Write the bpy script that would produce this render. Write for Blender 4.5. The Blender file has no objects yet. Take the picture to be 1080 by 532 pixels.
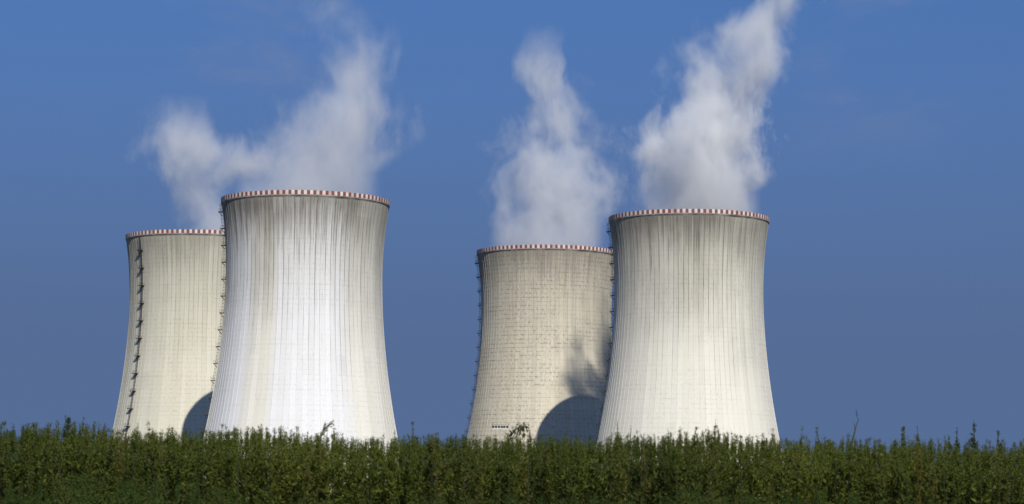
import bpy, math, random
import numpy as np
from mathutils import Vector, Matrix

R = math.radians
scene = bpy.context.scene
C = scene.collection

# ------------------------------------------------------------------ camera
FPX, W, H = 2500.0, 1080.0, 532.0          # focal length in photo pixels, photo size
CAM = Vector((0, 0, 1.7))
TILT, ROLL = math.atan((522 - 266) / FPX), R(0.6)
cd = bpy.data.cameras.new('camera')
cam = bpy.data.objects.new('camera', cd)
C.objects.link(cam)
cd.sensor_width = 36.0
cd.lens = 36.0 * FPX / W
cd.clip_start, cd.clip_end = 0.5, 60000
cam.matrix_world = Matrix.Translation(CAM) @ Matrix.Rotation(R(90) + TILT, 4, 'X') @ Matrix.Rotation(ROLL, 4, 'Z')
cd.dof.use_dof = True
cd.dof.focus_distance = 900
cd.dof.aperture_fstop = 5.0
scene.camera = cam
CROT = cam.matrix_world.to_3x3()

def ray(px, py):
    return CROT @ Vector(((px - W / 2) / FPX, (H / 2 - py) / FPX, -1.0))
def at_depth(px, py, Y):
    d = ray(px, py); return CAM + d * (Y / d.y)
def at_height(px, py, Z):
    d = ray(px, py); return CAM + d * ((Z - CAM.z) / d.z)

# ------------------------------------------------------------------ sky and sun
SUN_AZ, SUN_EL = R(165.5), R(38)             # azimuth clockwise from +Y (the view direction)
sun_dir = Vector((math.sin(SUN_AZ) * math.cos(SUN_EL), math.cos(SUN_AZ) * math.cos(SUN_EL), math.sin(SUN_EL)))
world = bpy.data.worlds.new('World'); scene.world = world; world.use_nodes = True
nt = world.node_tree; nt.nodes.clear()
sky = nt.nodes.new('ShaderNodeTexSky'); sky.sky_type = 'NISHITA'; sky.sun_disc = False
sky.sun_elevation, sky.sun_rotation = SUN_EL, SUN_AZ
sky.altitude, sky.air_density, sky.dust_density, sky.ozone_density = 0, 1.0, 0.0, 4.0
bg = nt.nodes.new('ShaderNodeBackground'); bg.inputs[1].default_value = 0.075
wo = nt.nodes.new('ShaderNodeOutputWorld')
# clear dry air: the sky is read a little above the true direction so no pale band hugs the horizon,
# and a thin grey-blue ground haze takes over towards the horizon, the same all the way round
tcw = nt.nodes.new('ShaderNodeTexCoord'); sxw = nt.nodes.new('ShaderNodeSeparateXYZ'); cxw = nt.nodes.new('ShaderNodeCombineXYZ')
mzw = nt.nodes.new('ShaderNodeMath'); mzw.operation = 'MULTIPLY_ADD'; mzw.inputs[1].default_value = 0.75; mzw.inputs[2].default_value = 0.25
nt.links.new(tcw.outputs['Generated'], sxw.inputs[0])
for i in (0, 1): nt.links.new(sxw.outputs[i], cxw.inputs[i])
nt.links.new(sxw.outputs[2], mzw.inputs[0]); nt.links.new(mzw.outputs[0], cxw.inputs[2]); nt.links.new(cxw.outputs[0], sky.inputs[0])
hzw = nt.nodes.new('ShaderNodeMapRange'); hzw.interpolation_type = 'SMOOTHSTEP'
for i, v in ((1, 0.05), (2, 0.25), (3, 0.96), (4, 0.0)): hzw.inputs[i].default_value = v
nt.links.new(sxw.outputs[2], hzw.inputs[0])
mxw = nt.nodes.new('ShaderNodeMix'); mxw.data_type = 'RGBA'; mxw.inputs[7].default_value = (1.21, 1.96, 3.85, 1)
nt.links.new(hzw.outputs[0], mxw.inputs[0]); 
tnw = nt.nodes.new('ShaderNodeMix'); tnw.data_type = 'RGBA'; tnw.blend_type = 'MULTIPLY'; tnw.inputs[0].default_value = 1.0
tnw.inputs[7].default_value = (0.84, 1.12, 1.48, 1)                  # deep polarised blue
nt.links.new(sky.outputs[0], tnw.inputs[6]); nt.links.new(tnw.outputs[2], mxw.inputs[6])
# faint high wisps
mpw = nt.nodes.new('ShaderNodeMapping'); mpw.inputs['Scale'].default_value = (9, 9, 20); nt.links.new(tcw.outputs['Generated'], mpw.inputs[0])
mpw.inputs['Location'].default_value = (1.3, 0.4, 0.9)
nzw = nt.nodes.new('ShaderNodeTexNoise'); nzw.inputs['Scale'].default_value = 1.0; nzw.inputs['Detail'].default_value = 7; nzw.inputs['Roughness'].default_value = 0.6
nt.links.new(mpw.outputs[0], nzw.inputs[0])
rmw = nt.nodes.new('ShaderNodeMapRange'); rmw.interpolation_type = 'SMOOTHSTEP'
for i, v in ((1, 0.50), (2, 0.80), (3, 0.0), (4, 0.55)): rmw.inputs[i].default_value = v
nt.links.new(nzw.outputs[0], rmw.inputs[0])
hbw = nt.nodes.new('ShaderNodeMapRange'); hbw.interpolation_type = 'SMOOTHSTEP'
for i, v in ((1, 0.13), (2, 0.18)): hbw.inputs[i].default_value = v
nt.links.new(sxw.outputs[2], hbw.inputs[0])
mbw = nt.nodes.new('ShaderNodeMath'); mbw.operation = 'MULTIPLY'; nt.links.new(rmw.outputs[0], mbw.inputs[0]); nt.links.new(hbw.outputs[0], mbw.inputs[1])
clw = nt.nodes.new('ShaderNodeMix'); clw.data_type = 'RGBA'; clw.inputs[7].default_value = (2.9, 3.3, 5.0, 1)
nt.links.new(mbw.outputs[0], clw.inputs[0]); nt.links.new(mxw.outputs[2], clw.inputs[6])
nt.links.new(clw.outputs[2], bg.inputs[0]); nt.links.new(bg.outputs[0], wo.inputs[0])
ld = bpy.data.lights.new('sun', 'SUN'); ld.energy = 4.5; ld.angle = R(0.53); ld.color = (1.0, 0.935, 0.825)
sun = bpy.data.objects.new('sun', ld); C.objects.link(sun)
sun.rotation_euler = sun_dir.to_track_quat('Z', 'Y').to_euler(); sun.location = (60, -100, 200)

scene.view_settings.view_transform = 'Standard'; scene.view_settings.look = 'None'
scene.view_settings.exposure = 0.0; scene.view_settings.gamma = 1.0
scene.render.engine = 'CYCLES'
cy = scene.cycles
cy.use_denoising = True
cy.max_bounces = 10; cy.diffuse_bounces = 3; cy.glossy_bounces = 2; cy.transparent_max_bounces = 16
cy.volume_bounces = 5; cy.volume_step_rate = 1.0; cy.volume_max_steps = 256
cy.use_adaptive_sampling = True; cy.adaptive_threshold = 0.01

# ------------------------------------------------------------------ helpers
rng = np.random.default_rng(7)
random.seed(7)

class MB:
    """collects boxes, bars and quads; build() links them as one mesh object"""
    def __init__(s): s.v, s.f = [], []
    def box(s, c, u, v, w):
        c, u, v, w = Vector(c), Vector(u), Vector(v), Vector(w); b = len(s.v)
        for i in (-1, 1):
            for j in (-1, 1):
                for k in (-1, 1): s.v.append(c + u * i + v * j + w * k)
        s.f += [tuple(b + q for q in f) for f in ((0,1,3,2),(4,6,7,5),(0,4,5,1),(2,3,7,6),(0,2,6,4),(1,5,7,3))]
    def bar(s, a, b, r, r2=None, n=4):
        a, b = Vector(a), Vector(b); d = (b - a).normalized()
        x = d.orthogonal().normalized(); y = d.cross(x); i0 = len(s.v)
        for p, q in ((a, r), (b, r if r2 is None else r2)):
            for k in range(n):
                t = 2 * math.pi * k / n; s.v.append(p + x * math.cos(t) * q + y * math.sin(t) * q)
        s.f += [(i0 + k, i0 + (k + 1) % n, i0 + n + (k + 1) % n, i0 + n + k) for k in range(n)]
        s.f += [tuple(i0 + k for k in reversed(range(n))), tuple(i0 + n + k for k in range(n))]
    def mesh(s, name):
        me = bpy.data.meshes.new(name); me.from_pydata([tuple(p) for p in s.v], [], s.f); me.update(); return me

def link(name, me, mat=None, parent=None, loc=None, rotz=None):
    o = bpy.data.objects.new(name, me); C.objects.link(o)
    if mat and me and not me.materials: me.materials.append(mat)
    if parent: o.parent = parent
    if loc is not None: o.location = loc
    if rotz is not None: o.rotation_euler.z = rotz
    return o
def tag(o, label=None, cat=None, group=None, kind=None):
    for k, v in (('label', label), ('category', cat), ('group', group), ('kind', kind)):
        if v: o[k] = v
    return o

class NT:
    """terse node-tree writer"""
    def __init__(s, mat):
        mat.use_nodes = True; s.t = mat.node_tree; s.t.nodes.clear(); s.N = s.t.nodes
    def sock(s, i, v):
        if isinstance(v, bpy.types.NodeSocket): s.t.links.new(v, i)
        else: i.default_value = v
    def n(s, typ, ins=None, out=0, **props):
        nd = s.N.new('ShaderNode' + typ)
        for k, v in props.items(): setattr(nd, k, v)
        for k, v in (ins or {}).items(): s.sock(nd.inputs[k], v)
        return nd.outputs[out]
    def m(s, op, a, b=0.0, c=0.0, clamp=False):
        return s.n('Math', {0: a, 1: b, 2: c}, operation=op, use_clamp=clamp)
    def vm(s, op, a, b=(0, 0, 0), out=0):
        return s.n('VectorMath', {0: a, 1: b}, out, operation=op)
    def noise(s, vec, scale, detail=2, rough=0.5, out=0, dim='3D'):
        return s.n('TexNoise', {'Vector': vec, 'Scale': scale, 'Detail': detail, 'Roughness': rough}, out, noise_dimensions=dim)
    def mr(s, v, a, b, c=0.0, d=1.0, smooth=False):
        return s.n('MapRange', {0: v, 1: a, 2: b, 3: c, 4: d}, interpolation_type='SMOOTHSTEP' if smooth else 'LINEAR')
    def mix(s, f, a, b, blend='MIX'):
        nd = s.N.new('ShaderNodeMix'); nd.data_type = 'RGBA'; nd.blend_type = blend
        s.sock(nd.inputs[0], f); s.sock(nd.inputs[6], a); s.sock(nd.inputs[7], b); return nd.outputs[2]
    def out(s, surf=None, vol=None, disp=None):
        o = s.N.new('ShaderNodeOutputMaterial')
        if surf: s.t.links.new(surf, o.inputs[0])
        if vol: s.t.links.new(vol, o.inputs[1])
        if disp: s.t.links.new(disp, o.inputs[2])

def simple_mat(name, col, rough=0.7, var=0.15, scale=1.0, metal=0.0):
    mt = bpy.data.materials.new(name); t = NT(mt)
    tc = t.n('TexCoord', out=3)
    n = t.noise(tc, scale, 4, 0.6)
    c = t.mix(t.mr(n, 0.3, 0.7), tuple(x * (1 - var) for x in col) + (1,), tuple(min(1, x * (1 + var)) for x in col) + (1,))
    t.out(t.n('BsdfPrincipled', {'Base Color': c, 'Roughness': rough, 'Metallic': metal}))
    return mt

# ------------------------------------------------------------------ ground
def ground_mat():
    mt = bpy.data.materials.new('field_soil'); t = NT(mt)
    p = t.n('TexCoord', out=3)
    a = t.noise(p, 0.02, 5, 0.6); b = t.noise(p, 3.0, 6, 0.7)
    c = t.mix(t.mr(a, 0.4, 0.6), (0.075, 0.085, 0.028, 1), (0.11, 0.09, 0.05, 1))
    c = t.mix(t.mr(b, 0.3, 0.7, 0, 0.5), c, (0.04, 0.045, 0.018, 1))
    bump = t.n('Bump', {'Strength': 0.6, 'Distance': 0.1, 'Height': b})
    t.out(t.n('BsdfPrincipled', {'Base Color': c, 'Roughness': 0.95, 'Normal': bump}))
    return mt
g = MB(); S = 25000
gv = [-S, -2000, -300, -40, 40, 300, 2000, S]
for y in gv:
    for x in gv: g.v.append((x, y, 0.0))
n = len(gv)
g.f = [(j * n + i, j * n + i + 1, (j + 1) * n + i + 1, (j + 1) * n + i) for j in range(n - 1) for i in range(n - 1)]
tag(link('ground', g.mesh('ground'), ground_mat()), kind='structure')

# ------------------------------------------------------------------ cooling towers
PZ = np.array([0, 10, 22.5, 30, 44, 57.7, 65, 72, 79, 87, 95, 102, 107.0])
PR = np.array([40.4, 37.9, 35.0, 33.6, 31.45, 29.75, 29.15, 28.8, 28.65, 28.75, 29.2, 30.0, 30.75])
ZTOP = 109.0
def prof(z):
    return float(np.interp(z, FZ, FR))
# smooth the control polygon
FZ = np.linspace(0, 107.0, 108)
_f = np.polynomial.Polynomial.fit(PZ, PR, 5)
FR = _f(FZ)
NSEG, NRIB, NPER = 192, 96, 88

def tower_mat(name, base, low, tintamt, tint, dots, stain, seed, strips=None, lines=1.0):
    """weathered ribbed concrete; UV is (arc fraction, height in metres)"""
    mt = bpy.data.materials.new(name); t = NT(mt)
    uv = t.n('UVMap', uv_map='UVMap')
    sx = t.N.new('ShaderNodeSeparateXYZ'); t.t.links.new(uv, sx.inputs[0])
    u, v = sx.outputs[0], sx.outputs[1]
    au = t.m('MULTIPLY', u, 190.0)                                   # metres round the throat
    def P(su, sv, off):
        return t.n('CombineXYZ', {0: t.m('MULTIPLY_ADD', au, su, off + seed * 13.7), 1: t.m('MULTIPLY', v, sv), 2: seed * 3.1 + off})
    big = t.noise(P(0.035, 0.03, 0), 1.0, 3, 0.55)
    # height wear: bright washed concrete low, grey weathered crown
    h = t.m('ADD', v, t.m('MULTIPLY', t.m('SUBTRACT', big, 0.5), 60.0))
    h = t.m('ADD', h, t.m('MULTIPLY', t.m('SUBTRACT', t.noise(P(0.5, 0.008, 5), 1.0, 3, 0.6), 0.5), 36.0))
    wear = t.mr(h, 42.0, 104.0, smooth=True)
    col = t.mix(wear, low + (1,), base + (1,))
    # tinted vertical lifts of repair coating
    strip = t.m('FLOOR', t.m('ADD', t.m('MULTIPLY', u, NRIB / 3.0), t.m('MULTIPLY', t.noise(P(0.02, 0.01, 9), 1.0, 1), 1.2)))
    sn = t.n('TexWhiteNoise', {1: t.m('ADD', strip, seed * 7.3)}, 0, noise_dimensions='1D')
    if strips is None: tm = t.mr(sn, 0.45, 0.65)
    else:                                                            # (from, to) in degrees round the shell, 0 in the middle of the near face
        tm = 0.0
        uw = t.m('ADD', u, t.m('MULTIPLY', t.m('SUBTRACT', t.noise(P(0.3, 0.03, 77), 1.0, 3, 0.6), 0.5), 0.012))
        for a, b in strips:
            a, b = 0.5 + a / 360, 0.5 + b / 360
            w = t.m('MULTIPLY', t.mr(uw, a - .016, a + .016, smooth=True), t.mr(uw, b - .02, b + .02, 1.0, 0.0, smooth=True))
            tm = t.m('ADD', tm, w, clamp=True)
    tm = t.m('MULTIPLY', tm, t.mr(v, 70.0, 104.0, 1.0, 0.35))
    col = t.mix(t.m('MULTIPLY', tm, tintamt), col, tint + (1,))
    # single strips between ribs differ a little
    cell = t.m('FLOOR', t.m('MULTIPLY', u, float(NRIB)))
    cn = t.n('TexWhiteNoise', {1: t.m('ADD', cell, seed * 3.9)}, 0, noise_dimensions='1D')
    col = t.mix(1.0, col, t.n('CombineColor', {0: t.mr(cn, 0, 1, .93, 1.04), 1: t.mr(cn, 0, 1, .93, 1.04), 2: t.mr(cn, 0, 1, .9, 1.04)}), 'MULTIPLY')
    # dark run-off streaks, heavy under the rim
    st = t.noise(P(0.85, 0.02, 21), 1.0, 6, 0.72)
    st2 = t.noise(P(2.6, 0.12, 33), 1.0, 6, 0.75)
    top = t.mr(v, 45.0, 107.0, 0.05, 1.0)
    crown = t.mr(t.m('ADD', v, t.m('MULTIPLY', t.m('SUBTRACT', st, 0.5), 46.0)), 88.0, 108.0, smooth=True)
    sA = t.m('MULTIPLY', t.mr(st, 0.52, 0.78), t.m('MULTIPLY', top, 0.55))
    sB = t.m('MULTIPLY', t.mr(st2, 0.52, 0.75), t.m('MULTIPLY', top, 0.8))
    s_all = t.m('ADD', t.m('ADD', sA, sB), t.m('MULTIPLY', crown, t.mr(big, 0.35, 0.6, 0.35, 0.9)), clamp=True)
    col = t.mix(t.m('MULTIPLY', s_all, stain), col, (0.115, 0.105, 0.095, 1))
    # rib-foot lines
    fr = t.m('ABSOLUTE', t.m('SUBTRACT', t.m('FRACT', t.m('MULTIPLY', u, float(NRIB))), 0.5))
    line = t.mr(fr, 0.41, 0.465)
    rn = t.noise(P(0.45, 0.03, 45), 1.0, 4, 0.65)
    lam = t.m('MULTIPLY', t.m('MULTIPLY', line, t.mr(rn, 0.34, 0.60)), t.mr(h, 35.0, 88.0, 0.10 * lines, 0.95 * lines))
    col = t.mix(lam, col, (0.15, 0.145, 0.14, 1))
    # lift joints: broken dark rows
    lf = t.m('FRACT', t.m('MULTIPLY', v, 1 / 1.8))
    row = t.mr(t.m('ABSOLUTE', t.m('SUBTRACT', lf, 0.5)), 0.34, 0.46)
    dn = t.noise(P(1.3, 0.8, 57), 1.0, 5, 0.8)
    dn2 = t.noise(P(0.03, 0.09, 61), 1.0, 3, 0.6)
    dd = t.m('MULTIPLY', t.m('MULTIPLY', t.mr(dn, 0.45, 0.60), t.m('MULTIPLY_ADD', row, 0.7, 0.3)), t.mr(dn2, 0.34, 0.52))
    col = t.mix(t.m('MULTIPLY', dd, dots), col, (0.17, 0.15, 0.125, 1))
    # faint continuous pour lines and rectangular repair patches
    pl_ = t.mr(t.m('ABSOLUTE', t.m('SUBTRACT', t.m('FRACT', t.m('MULTIPLY', v, 1 / 5.4)), 0.5)), 0.455, 0.49)
    col = t.mix(t.m('MULTIPLY', t.m('MULTIPLY', pl_, t.mr(t.noise(P(0.08, 0.3, 83), 1.0, 3, 0.6), 0.4, 0.6)), 0.04 + 0.22 * dots), col, (0.2, 0.18, 0.16, 1))
    cellv = t.n('CombineXYZ', {0: t.m('FLOOR', t.m('MULTIPLY', u, NRIB / 2.0)), 1: t.m('FLOOR', t.m('MULTIPLY', v, 1 / 7.2)), 2: float(seed)})
    pn = t.n('TexWhiteNoise', {0: cellv}, 0, noise_dimensions='3D')
    col = t.mix(t.m('MULTIPLY', t.mr(pn, 0.92, 0.98, 0.0, 0.14), t.mr(st, 0.35, 0.6)), col, (0.30, 0.29, 0.27, 1))
    col = t.mix(t.m('MULTIPLY', t.mr(pn, 0.08, 0.02, 0.0, 0.14), t.mr(st2, 0.6, 0.35)), col, (0.80, 0.78, 0.70, 1))
    fine = t.noise(P(4.0, 4.0, 71), 1.0, 4, 0.7)
    col = t.mix(t.mr(fine, 0.25, 0.75, 0.0, 0.22), col, (0.2, 0.19, 0.17, 1))
    hh = t.m('ADD', t.m('MULTIPLY', fine, 0.5), t.m('MULTIPLY', row, -0.5 * dots))
    bump = t.n('Bump', {'Strength': 0.25, 'Distance': 0.08, 'Height': hh})
    t.out(t.n('BsdfPrincipled', {'Base Color': col, 'Roughness': 0.9, 'Specular IOR Level': 0.25, 'Normal': bump}))
    return mt

def shell_mesh():
    zs = list(np.linspace(0, 107.0, 60))
    prs = [(prof(z), z) for z in zs]
    inner = [(r - 0.9, z) for r, z in reversed(prs)]
    ring = prs + [(prof(107.0), 107.4)] + [(prof(107) - 0.9, 107.4)] + inner
    no = len(prs)
    vs, fs, uvs = [], [], []
    for r, z in ring:
        for k in range(NSEG):
            a = 2 * math.pi * k / NSEG; vs.append((r * math.cos(a), r * math.sin(a), z))
    for i in range(len(ring) - 1):
        for k in range(NSEG):
            k2 = (k + 1) % NSEG
            fs.append((i * NSEG + k, i * NSEG + k2, (i + 1) * NSEG + k2, (i + 1) * NSEG + k))
            u0, u1 = k / NSEG, (k + 1) / NSEG; z0, z1 = ring[i][1], ring[i + 1][1]
            uvs += [(u0, z0), (u1, z0), (u1, z1), (u0, z1)]
    me = bpy.data.meshes.new('shell'); me.from_pydata(vs, [], fs)
    uvl = me.uv_layers.new(name='UVMap'); uvl.data.foreach_set('uv', np.array(uvs, 'f').ravel())
    me.polygons.foreach_set('use_smooth', [True] * len(fs)); me.update()
    return me
def rib_mesh():
    vs, fs, uvs = [], [], []
    zs = np.linspace(0, 106.6, 44)
    for k in range(NRIB):
        a = 2 * math.pi * k / NRIB; ca, sa = math.cos(a), math.sin(a); b0 = len(vs)
        for z in zs:
            r = prof(z)
            for (dr, dt) in ((-0.05, -0.09), (0.08, -0.06), (0.08, 0.06), (-0.05, 0.09)):
                vs.append(((r + dr) * ca - dt * sa, (r + dr) * sa + dt * ca, z))
        for i in range(len(zs) - 1):
            for q in range(3):
                p = b0 + i * 4 + q
                fs.append((p, p + 1, p + 5, p + 4)); u = k / NRIB + 0.0006 * (q - 1)
                uvs += [(u, zs[i]), (u, zs[i]), (u, zs[i + 1]), (u, zs[i + 1])]
    me = bpy.data.meshes.new('ribs'); me.from_pydata(vs, [], fs)
    uvl = me.uv_layers.new(name='UVMap'); uvl.data.foreach_set('uv', np.array(uvs, 'f').ravel()); me.update()
    return me
RR = 31.0                                    # radius of the rim walkway edge
def gallery_mesh():
    """cantilevered ring beam and walkway under the parapet"""
    pr = [(prof(106.4) - 0.02, 106.4), (RR - 0.12, 106.95), (RR + 0.05, 107.05), (RR + 0.05, 107.42), (prof(107) - 1.1, 107.42), (prof(107) - 1.1, 106.5)]
    vs, fs = [], []
    for r, z in pr:
        for k in range(NSEG):
            a = 2 * math.pi * k / NSEG; vs.append((r * math.cos(a), r * math.sin(a), z))
    for i in range(len(pr)):
        j = (i + 1) % len(pr)
        for k in range(NSEG):
            k2 = (k + 1) % NSEG; fs.append((i * NSEG + k, i * NSEG + k2, j * NSEG + k2, j * NSEG + k))
    me = bpy.data.meshes.new('rim_gallery'); me.from_pydata(vs, [], fs); me.update(); return me
pm = MB()
pw = 2 * math.pi * RR / (2 * NPER) / 2
pm.box((0, 0, 0), (0.07, 0, 0), (0, pw * 0.95, 0), (0.035, 0, 0.74))
def panel_copy(nm): return pm.mesh(nm)

def ladder_parts(interval, first):
    """caged ladder up one meridian; local x is outward, y sideways"""
    lad, cage = MB(), MB()
    zs = np.arange(1.0, 107.5, 2.0)
    pt = lambda z, o, s: Vector((prof(min(z, 107)) + o, s, z))
    for z0, z1 in zip(zs[:-1], zs[1:]):
        for s in (-0.3, 0.3): lad.bar(pt(z0, 0.35, s), pt(z1, 0.35, s), 0.06)
        for s in (-0.42, 0, 0.42): cage.bar(pt(z0, 0.95 - abs(s) * .5, s), pt(z1, 0.95 - abs(s) * .5, s), 0.04)
    for z in np.arange(1.0, 107, 0.6): lad.bar(pt(z, 0.35, -0.3), pt(z, 0.35, 0.3), 0.035)
    for z in np.arange(3.0, 107, 1.2):
        c = [pt(z, 0.35, -0.36), pt(z, 0.7, -0.5), pt(z, 0.98, -0.2), pt(z, 0.98, 0.2), pt(z, 0.7, 0.5), pt(z, 0.35, 0.36)]
        for a, b in zip(c[:-1], c[1:]): cage.bar(a, b, 0.05)
    for z in np.arange(2.0, 107, 3.0): lad.bar(pt(z, -0.1, 0), pt(z, 0.36, 0), 0.06)
    return lad, cage
pl, prl = MB(), MB()
pl.box((0.75, 0, 0), (0.85, 0, 0), (0, 1.15, 0), (0, 0, 0.11))
pl.bar((0, -0.9, -1.5), (1.4, -0.9, -0.1), 0.07); pl.bar((0, 0.9, -1.5), (1.4, 0.9, -0.1), 0.07)
for (x, y) in ((0.05, -1.1), (0.8, -1.1), (1.55, -1.1), (1.55, 0), (1.55, 1.1), (0.8, 1.1), (0.05, 1.1)): prl.bar((x, y, 0.07), (x, y, 1.15), 0.03)
for zz in (0.62, 1.12):
    for a, b in (((0.05, -1.1), (1.55, -1.1)), ((1.55, -1.1), (1.55, 1.1)), ((1.55, 1.1), (0.05, 1.1))): prl.bar((*a, zz), (*b, zz), 0.03)
PLAT, PRAIL = pl.mesh('platform'), prl.mesh('railing')

def rim_mat(name, col, dirt):
    mt = bpy.data.materials.new(name); t = NT(mt)
    rnd = t.n('ObjectInfo', out=5); p = t.n('TexCoord', out=3)
    k = t.noise(t.vm('ADD', p, t.n('CombineXYZ', {0: t.m('MULTIPLY', rnd, 90.0), 1: rnd, 2: 0.0})), 1.1, 4, 0.7)
    f = t.m('ADD', t.m('MULTIPLY', t.mr(k, 0.42, 0.72), 0.6), t.m('MULTIPLY', t.m('POWER', rnd, 4.0), 0.7), clamp=True)
    t.out(t.n('BsdfPrincipled', {'Base Color': t.mix(f, col + (1,), dirt + (1,)), 'Roughness': 0.75, 'Specular IOR Level': 0.2}))
    return mt
M_red = rim_mat('rim_paint_red', (0.23, 0.062, 0.058), (0.17, 0.11, 0.105))
M_white = rim_mat('rim_paint_white', (0.68, 0.63, 0.59), (0.36, 0.29, 0.27))
M_gal = simple_mat('gallery_concrete', (0.22, 0.205, 0.19), 0.9, 0.55, 0.25)
M_steel = simple_mat('dark_steel', (0.045, 0.045, 0.055), 0.55, 0.2, 1.0, 0.3)
PLAT.materials.append(M_steel); PRAIL.materials.append(M_steel)
P_white, P_red = panel_copy('white_panel'), panel_copy('red_panel')
P_white.materials.append(M_white); P_red.materials.append(M_red)

SHELL, RIBS, GAL = shell_mesh(), rib_mesh(), gallery_mesh()
TOWERS = {}
def tower(key, px, py, label, mat, lad_phi, interval, first):
    p = at_height(px, py, ZTOP); rot = math.atan2(-p.y, -p.x) - math.pi
    root = link('cooling_tower', None, loc=(p.x, p.y, 0)); root.empty_display_size = 10
    tag(root, label, 'cooling tower', 'four cooling towers beyond the field')
    for nm, me in (('shell', SHELL), ('ribs', RIBS)):
        m2 = me.copy(); m2.materials.append(mat)
        o = link(nm, m2, None, root, rotz=rot)
        if nm == 'ribs': o['kind'] = 'stuff'
    link('rim_gallery', GAL, M_gal, root)
    for k in range(2 * NPER):
        a = 2 * math.pi * (k + 0.3) / (2 * NPER)
        nm, me = (('white_panel', P_white), ('red_panel', P_red))[k % 2]
        o = link(nm, me, None, root, ((RR + 0.02) * math.cos(a), (RR + 0.02) * math.sin(a), 108.2), a)
    # ladder: lad_phi measured from the direction that faces the camera, negative to the left
    face = math.atan2(-p.y, -p.x); a = face + lad_phi
    lad, cage = ladder_parts(interval, first)
    link('ladder', lad.mesh('ladder'), M_steel, root, rotz=a)
    link('safety_cage', cage.mesh('safety_cage'), M_steel, root, rotz=a)
    z = first
    while z > 8:
        r = prof(z) + 0.1
        q = link('platform', PLAT, None, root, (r * math.cos(a), r * math.sin(a), z), a)
        link('railing', PRAIL, None, q)
        z -= interval
    TOWERS[key] = p
    return root

mA = tower_mat('concrete_pale_cream', (0.50, 0.49, 0.41), (0.69, 0.67, 0.56), 0.15, (0.62, 0.62, 0.56), 0.35, 0.55, 1, lines=0.7)
mB = tower_mat('concrete_white_washed', (0.50, 0.50, 0.455), (0.82, 0.805, 0.74), 0.7, (0.76, 0.78, 0.84), 0.2, 0.95, 2, [(-68, -40), (-21, 32)], 1.2)
mC = tower_mat('concrete_patched_tan', (0.52, 0.485, 0.40), (0.66, 0.615, 0.50), 0.15, (0.60, 0.58, 0.52), 0.95, 0.65, 3, lines=0.35)
mD = tower_mat('concrete_grey_white', (0.46, 0.45, 0.395), (0.78, 0.765, 0.69), 0.25, (0.70, 0.70, 0.68), 0.25, 0.9, 4, lines=1.15)
tower('A', 210.7, 250.5, 'cream hyperbolic cooling tower with a ladder down its face, leftmost and partly hidden', mA, R(-53), 7.3, 101.0)
tower('B', 322.5, 211.7, 'largest white cooling tower with dark streaks under its striped rim, second from the left', mB, R(-88), 6.2, 104.0)
tower('C', 576.7, 265.8, 'tan patched cooling tower with a dark shadow on its lower right, third from the left', mC, R(-89), 6.2, 103.5)
tower('D', 726.5, 230.4, 'grey white cooling tower with a striped rim, the rightmost one', mD, R(-88), 6.2, 103.5)

# ------------------------------------------------------------------ steam
def curve_node(t, x, pts):
    nd = t.N.new('ShaderNodeFloatCurve'); cu = nd.mapping.curves[0]
    nd.mapping.use_clip = False
    while len(cu.points) < len(pts): cu.points.new(0.5, 0.5)
    for q, (a, b) in zip(cu.points, pts): q.location = (a, b); q.handle_type = 'AUTO'
    nd.mapping.update(); t.sock(nd.inputs[1], x); return nd.outputs[0]

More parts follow.
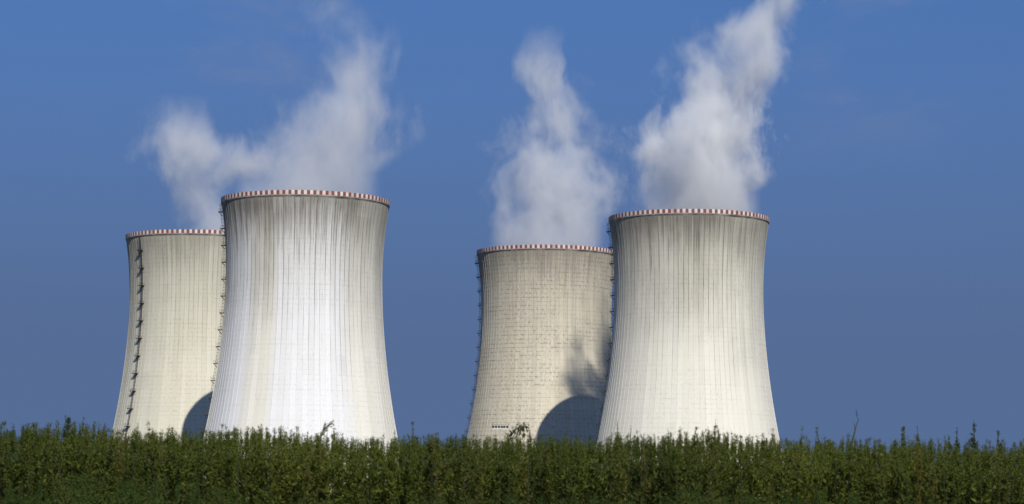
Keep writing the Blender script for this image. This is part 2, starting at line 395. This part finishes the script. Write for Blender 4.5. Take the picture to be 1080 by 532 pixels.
def plume(key, label, pts, dens, seed, blobs=(), drift=0.0):
    """pts: (photo x, photo y, photo radius, density) from the rim upwards"""
    T = TOWERS[key]; ppm = FPX / T.y
    base = Vector((T.x, T.y, 104.0))
    L = []
    for (px, py, pr, dn) in pts:
        w = at_depth(px, py, T.y)
        L.append((w.z - base.z, w.x - base.x, 1.15 * pr / ppm, dn))
    L = [(0.0, L[0][1] * 0.5, min(24.0, L[0][2] * 0.9), L[0][3])] + L
    hz = L[-1][0] + 12.0
    L.append((hz, 2 * L[-1][1] - L[-2][1] if False else L[-1][1], L[-1][2] * 0.8, 0.0))
    # hull
    zz = np.linspace(0, hz, 26); zc = [l[0] for l in L]
    vs, fs, NK = [], [], 24
    for z in zz:
        cx = np.interp(z, zc, [l[1] for l in L]); r = np.interp(z, zc, [l[2] for l in L])
        rr = min(r * 1.75 + 6.0, 27.5 + max(0, z - 6.5) * 3.0)
        cy_ = drift * z
        if z < 6.5: cx = cx * 0.2
        for k in range(NK):
            a = 2 * math.pi * k / NK; vs.append((cx + rr * math.cos(a), cy_ + rr * math.sin(a), z))
    for i in range(len(zz) - 1):
        for k in range(NK):
            k2 = (k + 1) % NK; fs.append((i * NK + k, i * NK + k2, (i + 1) * NK + k2, (i + 1) * NK + k))
    fs.append(tuple(reversed(range(NK)))); fs.append(tuple((len(zz) - 1) * NK + k for k in range(NK)))
    me = bpy.data.meshes.new('steam_plume'); me.from_pydata(vs, [], fs); me.update()
    # material
    mt = bpy.data.materials.new('steam_' + key.lower()); t = NT(mt)
    P0 = t.n('TexCoord', out=3)
    Ps = t.vm('ADD', P0, (seed * 91.3, seed * 37.7, seed * 53.9))
    nv = t.noise(Ps, 0.022, 2, 0.5, out=1)
    P = t.vm('ADD', P0, t.n('VectorMath', {0: t.vm('SUBTRACT', nv, (0.5, 0.5, 0.5)), 'Scale': t.mr(t.n('SeparateXYZ', {0: P0}, 2), 5.0, 40.0, 6.0, 26.0)}, operation='SCALE'))
    sp = t.N.new('ShaderNodeSeparateXYZ'); t.t.links.new(P, sp.inputs[0])
    s0 = t.N.new('ShaderNodeSeparateXYZ'); t.t.links.new(P0, s0.inputs[0])
    zn = t.m('DIVIDE', s0.outputs[2], hz)
    SC = 100.0
    cx = t.m('MULTIPLY', t.m('SUBTRACT', curve_node(t, zn, [(l[0] / hz, l[1] / SC + 0.5) for l in L]), 0.5), SC)
    rr = t.m('MULTIPLY', curve_node(t, zn, [(l[0] / hz, l[2] / SC) for l in L]), SC)
    dn = curve_node(t, zn, [(l[0] / hz, l[3]) for l in L])
    dx = t.m('SUBTRACT', sp.outputs[0], cx); dy = t.m('SUBTRACT', sp.outputs[1], t.m('MULTIPLY', s0.outputs[2], drift))
    d = t.m('DIVIDE', t.m('SQRT', t.m('ADD', t.m('MULTIPLY', dx, dx), t.m('MULTIPLY', dy, dy))), rr)
    val = t.m('MULTIPLY', t.m('SUBTRACT', 1.0, d), 0.9)
    for (px, py, pr, k) in blobs:
        w = at_depth(px, py, T.y) - base
        q = t.vm('SUBTRACT', P, tuple(w)); l = t.vm('LENGTH', q, out=1)
        val = t.m('ADD', val, t.m('MULTIPLY', t.mr(l, 0.0, pr / ppm, 1.0, 0.0, smooth=True), k))
    n2 = t.noise(t.vm('MULTIPLY', t.vm('ADD', Ps, t.vm('SUBTRACT', P, P0)), (1, 1, 0.6)), 0.06, 8, 0.68)
    val = t.m('ADD', val, t.m('MULTIPLY', t.m('SUBTRACT', n2, 0.51), t.mr(s0.outputs[2], 2.0, 34.0, 1.5, 4.4)))
    den = t.m('MULTIPLY', t.m('POWER', t.mr(val, 0.0, 0.95), 1.3), t.m('MULTIPLY', dn, dens * 1.5))
    # nothing spills over the tower lip
    rt = t.m('SQRT', t.m('ADD', t.m('MULTIPLY', s0.outputs[0], s0.outputs[0]), t.m('MULTIPLY', s0.outputs[1], s0.outputs[1])))
    lip = t.mr(t.m('SUBTRACT', rt, t.m('MULTIPLY', t.m('MAXIMUM', t.m('SUBTRACT', s0.outputs[2], 16.0), 0.0), 1.3)), 20.0, 29.0, 1.0, 0.0, smooth=True)
    den = t.m('MULTIPLY', den, lip)
    vol = t.n('VolumePrincipled', {'Color': (0.965, 0.98, 1.0, 1), 'Density': den, 'Anisotropy': 0.0})
    t.out(vol=vol)
    mt.cycles.volume_sampling = 'MULTIPLE_IMPORTANCE'
    mt.cycles.volume_step_rate = 0.3
    o = link('steam_plume', me, mt, loc=base)
    tag(o, label, 'steam', 'steam plumes over the cooling towers')
    return o

plume('A', 'white steam puff drifting left from the leftmost cream cooling tower',
      [(224, 244, 34, 1), (214, 225, 30, 1), (206, 200, 30, 1), (230, 172, 52, .8), (212, 150, 44, .6), (192, 130, 26, .4)], 0.085, 11,
      [(252, 168, 24, 0.6)])
plume('B', 'wide grey steam plume rising from the largest white cooling tower',
      [(328, 207, 92, 1), (342, 180, 84, 1), (348, 150, 68, .95), (360, 120, 52, .9), (370, 90, 40, .8), (373, 60, 36, .7), (366, 30, 32, .5), (358, 5, 28, .35), (354, -15, 24, .1)], 0.055, 2,
      [(425, 165, 22, 0.4)])
plume('C', 'narrow upright steam plume with a gap, over the tan patched tower',
      [(577, 258, 60, .9), (580, 235, 54, .9), (588, 200, 48, .9), (588, 150, 44, .8), (574, 105, 33, .8), (571, 75, 32, .7), (572, 52, 24, .3)], 0.075, 3,
      [(582, 150, 26, -1.6)])
plume('D', 'tall bright steam plume leaning right out of the rightmost tower',
      [(750, 225, 70, 1.7), (747, 195, 64, 1.7), (742, 155, 56, 2.0), (754, 122, 48, 2.0), (768, 100, 42, 1.5), (776, 65, 46, 1.0), (796, 30, 38, .8), (830, 0, 30, .7), (868, -40, 26, .5)], 0.09, 4,
      [(684, 150, 26, 0.6)])

# ------------------------------------------------------------------ floodlight mast in front of the third tower
def mast():
    Y = TOWERS['C'].y - 60
    top = at_depth(527.5, 452.5, Y)
    root = link('lighting_mast', None, loc=(top.x, top.y, 0))
    tag(root, 'slim grey mast with a white crossbar of lamps before the tan tower', 'lighting mast')
    Mw = simple_mat('mast_white', (0.58, 0.59, 0.62), 0.5, 0.08, 1.0)
    Mg = simple_mat('mast_grey', (0.42, 0.42, 0.42), 0.6, 0.1, 1.0)
    b = MB(); b.bar((0, 0, 0), (0, 0, top.z - 0.3), 0.32, 0.2, 8); b.box((0, 0, 0.15), (0.6, 0, 0), (0, 0.6, 0), (0, 0, 0.15))
    link('mast_pole', b.mesh('mast_pole'), Mg, root)
    b = MB(); b.box((0, -0.1, top.z), (3.3, 0, 0), (0, 0.5, 0), (0, 0, 0.2))
    link('crossbar', b.mesh('crossbar'), Mw, root)
    lampm = MB(); lampm.box((0, 0, 0.55), (0.42, 0, 0), (0, 0.25, 0.06), (0, -0.1, 0.38)); lampm.bar((0, 0, 0), (0, 0.05, 0.4), 0.08)
    lm = lampm.mesh('lamp')
    rails = MB()
    for i, x in enumerate((-2.9, -1.7, -0.5, 0.7, 1.7, 2.9)):
        o = link('lamp', lm, M_steel, root, (x, -0.1, top.z + 0.28))
    for x in (-3.2, 3.2): rails.bar((x, 0.3, top.z + .2), (x * 1.08, 0.3, top.z + 2.3), 0.1)
    rails.bar((-3.2, 0.3, top.z + 1.7), (3.2, 0.3, top.z + 1.7), 0.07)
    link('back_rail', rails.mesh('back_rail'), M_steel, root)
mast()

# ------------------------------------------------------------------ field of tall weeds
def leaf_mat(name, c0, c1, c2):
    mt = bpy.data.materials.new(name); t = NT(mt)
    at = t.n('Attribute', out=0, attribute_name='tint')
    s = t.N.new('ShaderNodeSeparateColor'); t.t.links.new(at, s.inputs[0])
    c = t.mix(s.outputs[0], c0 + (1,), c1 + (1,))
    c = t.mix(t.mr(s.outputs[1], 0.8, 1.0), c, c2 + (1,))
    dif = t.n('BsdfPrincipled', {'Base Color': c, 'Roughness': 0.6, 'Specular IOR Level': 0.15})
    tr = t.n('BsdfTranslucent', {'Color': t.mix(0.5, c, (0.13, 0.16, 0.02, 1))})
    mx = t.n('MixShader', {0: 0.25, 1: dif, 2: tr}); t.out(mx)
    return mt

def plant_leaves(n, height, zlow, spread, leaf, tip=0.5, rg=rng):
    """leaf quads (n,4,3) of one upright weed: conical top, side shoots, pointed leaves"""
    nb = max(3, n // 22)
    # side shoots: origin height, azimuth, length
    out = []
    bz = zlow + (height - zlow) * rg.random(nb) ** 0.8
    ba = rg.random(nb) * 2 * math.pi
    bl = spread * (0.35 + 0.65 * rg.random(nb)) * np.clip((height - bz) / (0.45 * (height - zlow)), 0.04, 1.0)
    per = n // (nb + 1)
    def shoot(o, d, ln, m, sc):
        s = rg.random(m)
        p = o + d * (s * ln)[:, None] + rg.normal(0, 0.012, (m, 3))
        th = rg.random(m) * 2 * math.pi
        up = np.clip(1 - (height - p[:, 2]) / (0.35 * (height - zlow)), 0, 1)
        e = np.stack([np.cos(th), np.sin(th), rg.uniform(-0.15, 0.9, m) + 1.6 * up], 1) + d * 0.5
        e /= np.linalg.norm(e, axis=1)[:, None]
        sz = leaf * sc * rg.uniform(0.6, 1.3, m) * (1.0 - 0.45 * s) * np.clip((height - p[:, 2]) / (0.22 * (height - zlow)), 0.6, 1.0)
        side = np.cross(e, rg.normal(0, 1, (m, 3)) + np.array([0, 0, 1.5]))
        side /= np.linalg.norm(side, axis=1)[:, None] + 1e-6
        wdt = sz * rg.uniform(0.13, 0.2, m)
        tipv = p + e * sz[:, None] + np.array([0, 0, -0.12]) * sz[:, None]
        mid = p + e * (sz * 0.45)[:, None]
        return np.stack([p, mid + side * wdt[:, None], tipv, mid - side * wdt[:, None]], 1)
    lean = np.array([rg.normal(0, 0.05), rg.normal(0, 0.05), 1.0])
    out.append(shoot(np.array([0, 0, zlow]), lean * 1.0, height - zlow, per * 2, 0.85))
    def spire(m, o, ln):
        # dense pointed top: small leaves at half-upright angles, shorter towards the tip
        s_ = rg.random(m) ** 0.8; p = o + lean * (s_ * ln)[:, None]; th = rg.random(m) * 2 * math.pi
        e = np.stack([np.cos(th), np.sin(th), rg.uniform(0.3, 1.5, m)], 1); e /= np.linalg.norm(e, axis=1)[:, None]
        sz = leaf * np.clip(1.25 * (1 - s_), 0.3, 1.0) * rg.uniform(0.7, 1.2, m)
        sd = np.cross(e, rg.normal(0, 1, (m, 3))); sd /= np.linalg.norm(sd, axis=1)[:, None] + 1e-6
        w_ = (sz * 0.2)[:, None]; mid = p + e * (sz * 0.5)[:, None]
        return np.stack([p, mid + sd * w_, p + e * sz[:, None], mid - sd * w_], 1)
    top_o = np.array([lean[0], lean[1], 0.0]) * (height - tip - zlow) + np.array([0, 0, height - tip])
    out.append(spire(int(n * 0.22), top_o, tip))
    for z, a, l in zip(bz, ba, bl):
        o = np.array([lean[0] * (z - zlow), lean[1] * (z - zlow), z])
        d = np.array([math.cos(a) * 0.75, math.sin(a) * 0.75, 0.85])
        out.append(shoot(o, d, l, per, 1.0))
    q = np.concatenate(out)
    stem = [(0, 0, 0), (0, 0, zlow), (lean[0] * (height - zlow), lean[1] * (height - zlow), height * 0.985)]
    return q, stem

def quads_mesh(name, q, tint=None):
    k = len(q); me = bpy.data.meshes.new(name)
    me.vertices.add(4 * k); me.vertices.foreach_set('co', q.reshape(-1).astype('f'))
    me.loops.add(4 * k); me.loops.foreach_set('vertex_index', np.arange(4 * k, dtype='i'))
    me.polygons.add(k); me.polygons.foreach_set('loop_start', np.arange(0, 4 * k, 4, dtype='i'))
    me.update(calc_edges=True)
    if tint is not None:
        ca = me.color_attributes.new('tint', 'FLOAT_COLOR', 'POINT')
        c = np.ones((k, 4, 4), 'f'); c[:, :, :3] = tint[:, None, :]; ca.data.foreach_set('color', c.ravel())
    return me

ML_back = leaf_mat('weed_leaf_olive', (0.028, 0.046, 0.010), (0.135, 0.158, 0.022), (0.12, 0.105, 0.026))
ML_front = leaf_mat('weed_leaf_green', (0.024, 0.040, 0.009), (0.066, 0.100, 0.018), (0.08, 0.09, 0.022))
ML_dark = leaf_mat('weed_leaf_dark', (0.022, 0.036, 0.010), (0.055, 0.07, 0.016), (0.07, 0.055, 0.02))
ML_pale = leaf_mat('weed_plume_pale', (0.13, 0.15, 0.06), (0.19, 0.19, 0.09), (0.17, 0.13, 0.07))
M_stem = simple_mat('weed_stem', (0.045, 0.05, 0.02), 0.8, 0.3, 4.0)

NVAR = 26
def variant():
    q = plant_leaves(350, 1.0, 0.0, 0.36, 0.042, 0.22)[0]
    big = plant_leaves(110, 0.66, 0.0, 0.14, 0.085, 0.1)[0]          # broad older leaves low on the stem
    return np.concatenate([q, big])
variants = [variant() for _ in range(NVAR)]
def smooth_noise(x, s, ph): return math.sin(x * s + ph) * 0.5 + math.sin(x * s * 2.3 + ph * 1.7) * 0.3 + math.sin(x * s * 5.1 + ph * 0.6) * 0.2
def mass(name, label, mat, x0, x1, y0, y1, dens, topfn, seed):
    rg = np.random.default_rng(seed); Q, Tn = [], []
    cnt = int((x1 - x0) * (y1 - y0) * dens)
    nx = int((x1 - x0) * math.sqrt(dens)); ny = int((y1 - y0) * math.sqrt(dens))
    stems = MB()
    for i in range(nx * ny):
        x = x0 + (i % nx + rg.uniform(-0.1, 1.1)) * (x1 - x0) / nx; y = y0 + (i // nx + rg.uniform(-0.1, 1.1)) * (y1 - y0) / ny
        v = variants[rg.integers(NVAR)]
        top = topfn(x, y, rg); vis = rg.uniform(0.95, 1.25)       # the leafy top metre of the plant
        a = rg.random() * 6.283; ca, sa = math.cos(a), math.sin(a); w = rg.uniform(0.8, 1.25)
        p = v.reshape(-1, 3)
        X = (p[:, 0] * ca - p[:, 1] * sa) * w + x; Y = (p[:, 0] * sa + p[:, 1] * ca) * w + y
        Z = p[:, 2] * vis + top - vis
        Q.append(np.stack([X, Y, Z], 1).reshape(-1, 4, 3))
        tb = 0.18 + rg.random() * 0.26 + 0.25 * (smooth_noise(x, 0.9, 1.0 + seed) + 0.5)
        tt = np.stack([np.clip(tb + rg.normal(0, 0.25, len(v)), 0, 1), np.full(len(v), rg.random() ** 1.3), np.zeros(len(v))], 1)
        Tn.append(tt)
        if i % 2 == 0: stems.bar((x, y, -0.02), (x, y, top - 0.3), 0.012, 0.006, 3)
    me = quads_mesh(name, np.concatenate(Q), np.concatenate(Tn)); 
    o = link(name, me, mat); tag(o, label, 'weeds', kind='stuff')
    so = link('stalks', stems.mesh('stalks'), M_stem, o); so['kind'] = 'stuff'
    return o

def top_at(py, Y): return at_depth(540, py, Y).z
def back_top(x, y, rg):
    px = 540 + x / y * FPX
    line = 459 + 5 * smooth_noise(px, 0.012, 2.0) - 5 * (px < 120) + (px - 540) * 0.0105 * 0.0
    j = rg.normal(0, 4)
    if rg.random() < 0.08: j -= rg.uniform(2, 7)
    return top_at(line + 6 + j, y)
def front_top(x, y, rg):
    px = 540 + x / y * FPX
    line = 518 + 14 * smooth_noise(px, 0.009, 4.0) - 14 * math.exp(-((px - 95) / 50) ** 2)
    return top_at(line + abs(rg.normal(0, 12)), y)
mass('weed_field', 'dense olive green tall weeds filling the foreground', ML_back, -10.5, 10.5, 30, 35.5, 22.0, back_top, 3)
mass('weed_verge', 'darker green lower weeds along the bottom of the picture', ML_front, -8, 8, 23.5, 28, 9.0, front_top, 5)

# ------------------------------------------------------------------ single weeds standing out of the mass
def weed(px, py, label, n=230, spread=0.2, leaf=0.07, mat=ML_back, Y=31.0, tip=0.45, lean=0.0, seed=0):
    rg = np.random.default_rng(100 + seed + int(px))
    p = at_depth(px, py, Y); h = p.z
    q, stem = plant_leaves(n, h, h - 1.1, spread, leaf, tip, rg)
    q[:, :, 0] += lean * np.clip(q[:, :, 2] - (h - 0.8), 0, None) ** 1.6
    root = link('tall_weed', None, loc=(p.x, p.y, 0)); root.empty_display_size = 0.3
    tag(root, label, 'weed', 'single weeds rising above the field')
    k = len(q)
    tt = np.stack([np.clip(0.4 + rg.normal(0, 0.25, k), 0, 1), np.full(k, rg.random() * 0.8), np.zeros(k)], 1)
    link('foliage', quads_mesh('foliage', q, tt), mat, root)
    s = MB(); ps = [Vector(stem[0]) + Vector((0, 0, -0.03)), Vector(stem[1])]
    for f in (0.3, 0.6, 0.85, 1.0):
        z = stem[1][2] + (stem[2][2] - stem[1][2]) * f
        ps.append(Vector((stem[2][0] * f + lean * max(0, z - (h - 0.8)) ** 1.6, stem[2][1] * f, z)))
    rad = [0.014, 0.011, 0.009, 0.007, 0.005, 0.003]
    for i in range(5): s.bar(ps[i], ps[i + 1], rad[i], rad[i + 1], 5)
    link('stem', s.mesh('stem'), M_stem, root)

WEEDS = [
 (6, 448, 'pointed weed tip at the far left edge of the field', 200, .16, .06, ML_back, .4, 0),
 (31, 450, 'small pointed weed tip left of the bushy dark weed', 180, .14, .06, ML_back, .35, 0),
 (72, 443, 'bushy dark cone shaped weed left of the cream tower', 420, .22, .07, ML_dark, .5, 0),
 (107, 450, 'slender weed tip just left of the cream tower base', 180, .13, .055, ML_back, .35, 0),
 (158, 453, 'weed tip in front of the lower part of the cream tower ladder', 190, .16, .06, ML_back, .35, .1),
 (200, 455, 'weed tip in front of the round shadow on the cream tower', 190, .16, .06, ML_back, .35, -.1),
 (313, 452, 'thin upright weed tip before the largest tower base, left of the pale seed plume', 160, .10, .05, ML_back, .35, 0),
 (414, 456, 'weed tip at the right foot of the largest tower', 190, .14, .06, ML_back, .35, 0),
 (438, 449, 'thin weed spike against the sky right of the largest tower', 180, .12, .05, ML_back, .35, 0),
 (566, 449, 'thin bare weed spike before the tan tower', 110, .08, .04, ML_dark, .3, -.1),
 (652, 445, 'tall weed spike at the left foot of the rightmost tower, taller of two', 170, .10, .05, ML_back, .4, 0),
 (661, 451, 'shorter weed spike of two at the left foot of the rightmost tower', 160, .10, .05, ML_back, .35, 0),
 (704, 454, 'weed tip before the rightmost tower, left of its centre', 190, .16, .055, ML_back, .35, 0),
 (727, 454, 'low leafy weed tip below the middle of the rightmost tower', 200, .18, .06, ML_back, .35, .1),
 (747, 445, 'tallest weed spike in front of the rightmost tower', 180, .12, .05, ML_back, .4, 0),
 (767, 451, 'weed spike right of the tallest one before the rightmost tower', 170, .12, .05, ML_back, .35, 0),
 (866, 453, 'leafy weed tip against the sky right of the rightmost tower', 180, .14, .055, ML_back, .35, -.1),
 (946, 453, 'weed tip under open sky, right of the leaning grass blade', 190, .15, .06, ML_back, .35, 0),
 (967, 452, 'slim weed tip, third spike from the leaning grass blade', 190, .13, .055, ML_back, .35, 0),
 (1009, 453, 'brownish weed tip just left of the tall dark spike at right', 200, .14, .055, ML_dark, .35, 0),
 (1027, 446, 'tall dark weed spike near the right edge against the sky', 260, .13, .055, ML_dark, .5, 0),
 (1058, 455, 'broad weed tip at the far right edge of the field', 220, .18, .06, ML_back, .35, 0),
]
for i, (px, py, lb, n, sp, lf, m, tip, ln) in enumerate(WEEDS):
    weed(px, py - 2, lb, int(n * 1.5), sp, lf, m, 30.9 + (i * 0.37) % 1.2, tip, ln, i)

def arc_plant(px, py, label, mat, pts, n, leaf, Y=31.4, cat='weed', name='tall_weed', width=0.03, parts=('seed_head', 'stem'), slim=0.17):
    """a plant whose stem follows the photo points pts and carries leaves or seeds along the upper part"""
    rg = np.random.default_rng(int(px) + 5)
    P = [at_depth(x, y, Y) for x, y in pts]; o0 = P[0]
    root = link(name, None, loc=(o0.x, o0.y, 0)); tag(root, label, cat, 'single weeds rising above the field')
    L = [Vector((0, 0, -0.03))] + [Vector((p.x - o0.x, rg.normal(0, 0.01), p.z)) for p in P]
    s = MB()
    for i in range(len(L) - 1): s.bar(L[i], L[i + 1], 0.014 * (1 - i / len(L)) + 0.003, 0.014 * (1 - (i + 1) / len(L)) + 0.003, 5)
    link(parts[1], s.mesh(parts[1]), M_stem, root)
    seg = np.array([list(v) for v in L[1:]]); t = rg.random(n) * (len(seg) - 1); i = np.minimum(t.astype(int), len(seg) - 2)
    f = (t - i)[:, None]; p = seg[i] * (1 - f) + seg[i + 1] * f + rg.normal(0, width, (n, 3)); d = seg[i + 1] - seg[i]
    d /= np.linalg.norm(d, axis=1)[:, None] + 1e-6
    e = d + rg.normal(0, 0.45, (n, 3)); e /= np.linalg.norm(e, axis=1)[:, None]
    sd = np.cross(e, rg.normal(0, 1, (n, 3))); sd /= np.linalg.norm(sd, axis=1)[:, None] + 1e-6
    sz = leaf * rg.uniform(0.5, 1.3, n)[:, None]
    q = np.stack([p, p + e * sz * 0.5 + sd * sz * slim, p + e * sz, p + e * sz * 0.5 - sd * sz * slim], 1)
    tt = np.stack([rg.random(n), rg.random(n) * 0.7, np.zeros(n)], 1)
    link(parts[0], quads_mesh(parts[0], q, tt), mat, root)
arc_plant(340, 452, 'pale feathery seed plume leaning right before the largest tower', ML_pale, [(336, 476), (337, 466), (340, 457), (344, 450), (351, 447)], 90, 0.06, width=0.022)
arc_plant(538, 455, 'dark weed with a curled drooping tip before the tan tower', ML_dark, [(532, 505), (535, 485), (536, 470), (539, 460), (543, 454), (549, 449), (550, 454)], 170, 0.07, width=0.028, parts=('foliage', 'stem'))
arc_plant(903, 445, 'single thin grass blade leaning right, rising high above the field', ML_dark, [(898, 470), (901, 458), (903, 449), (906, 442)], 4, 0.16, width=0.001, parts=('blade', 'stem'), slim=0.04)
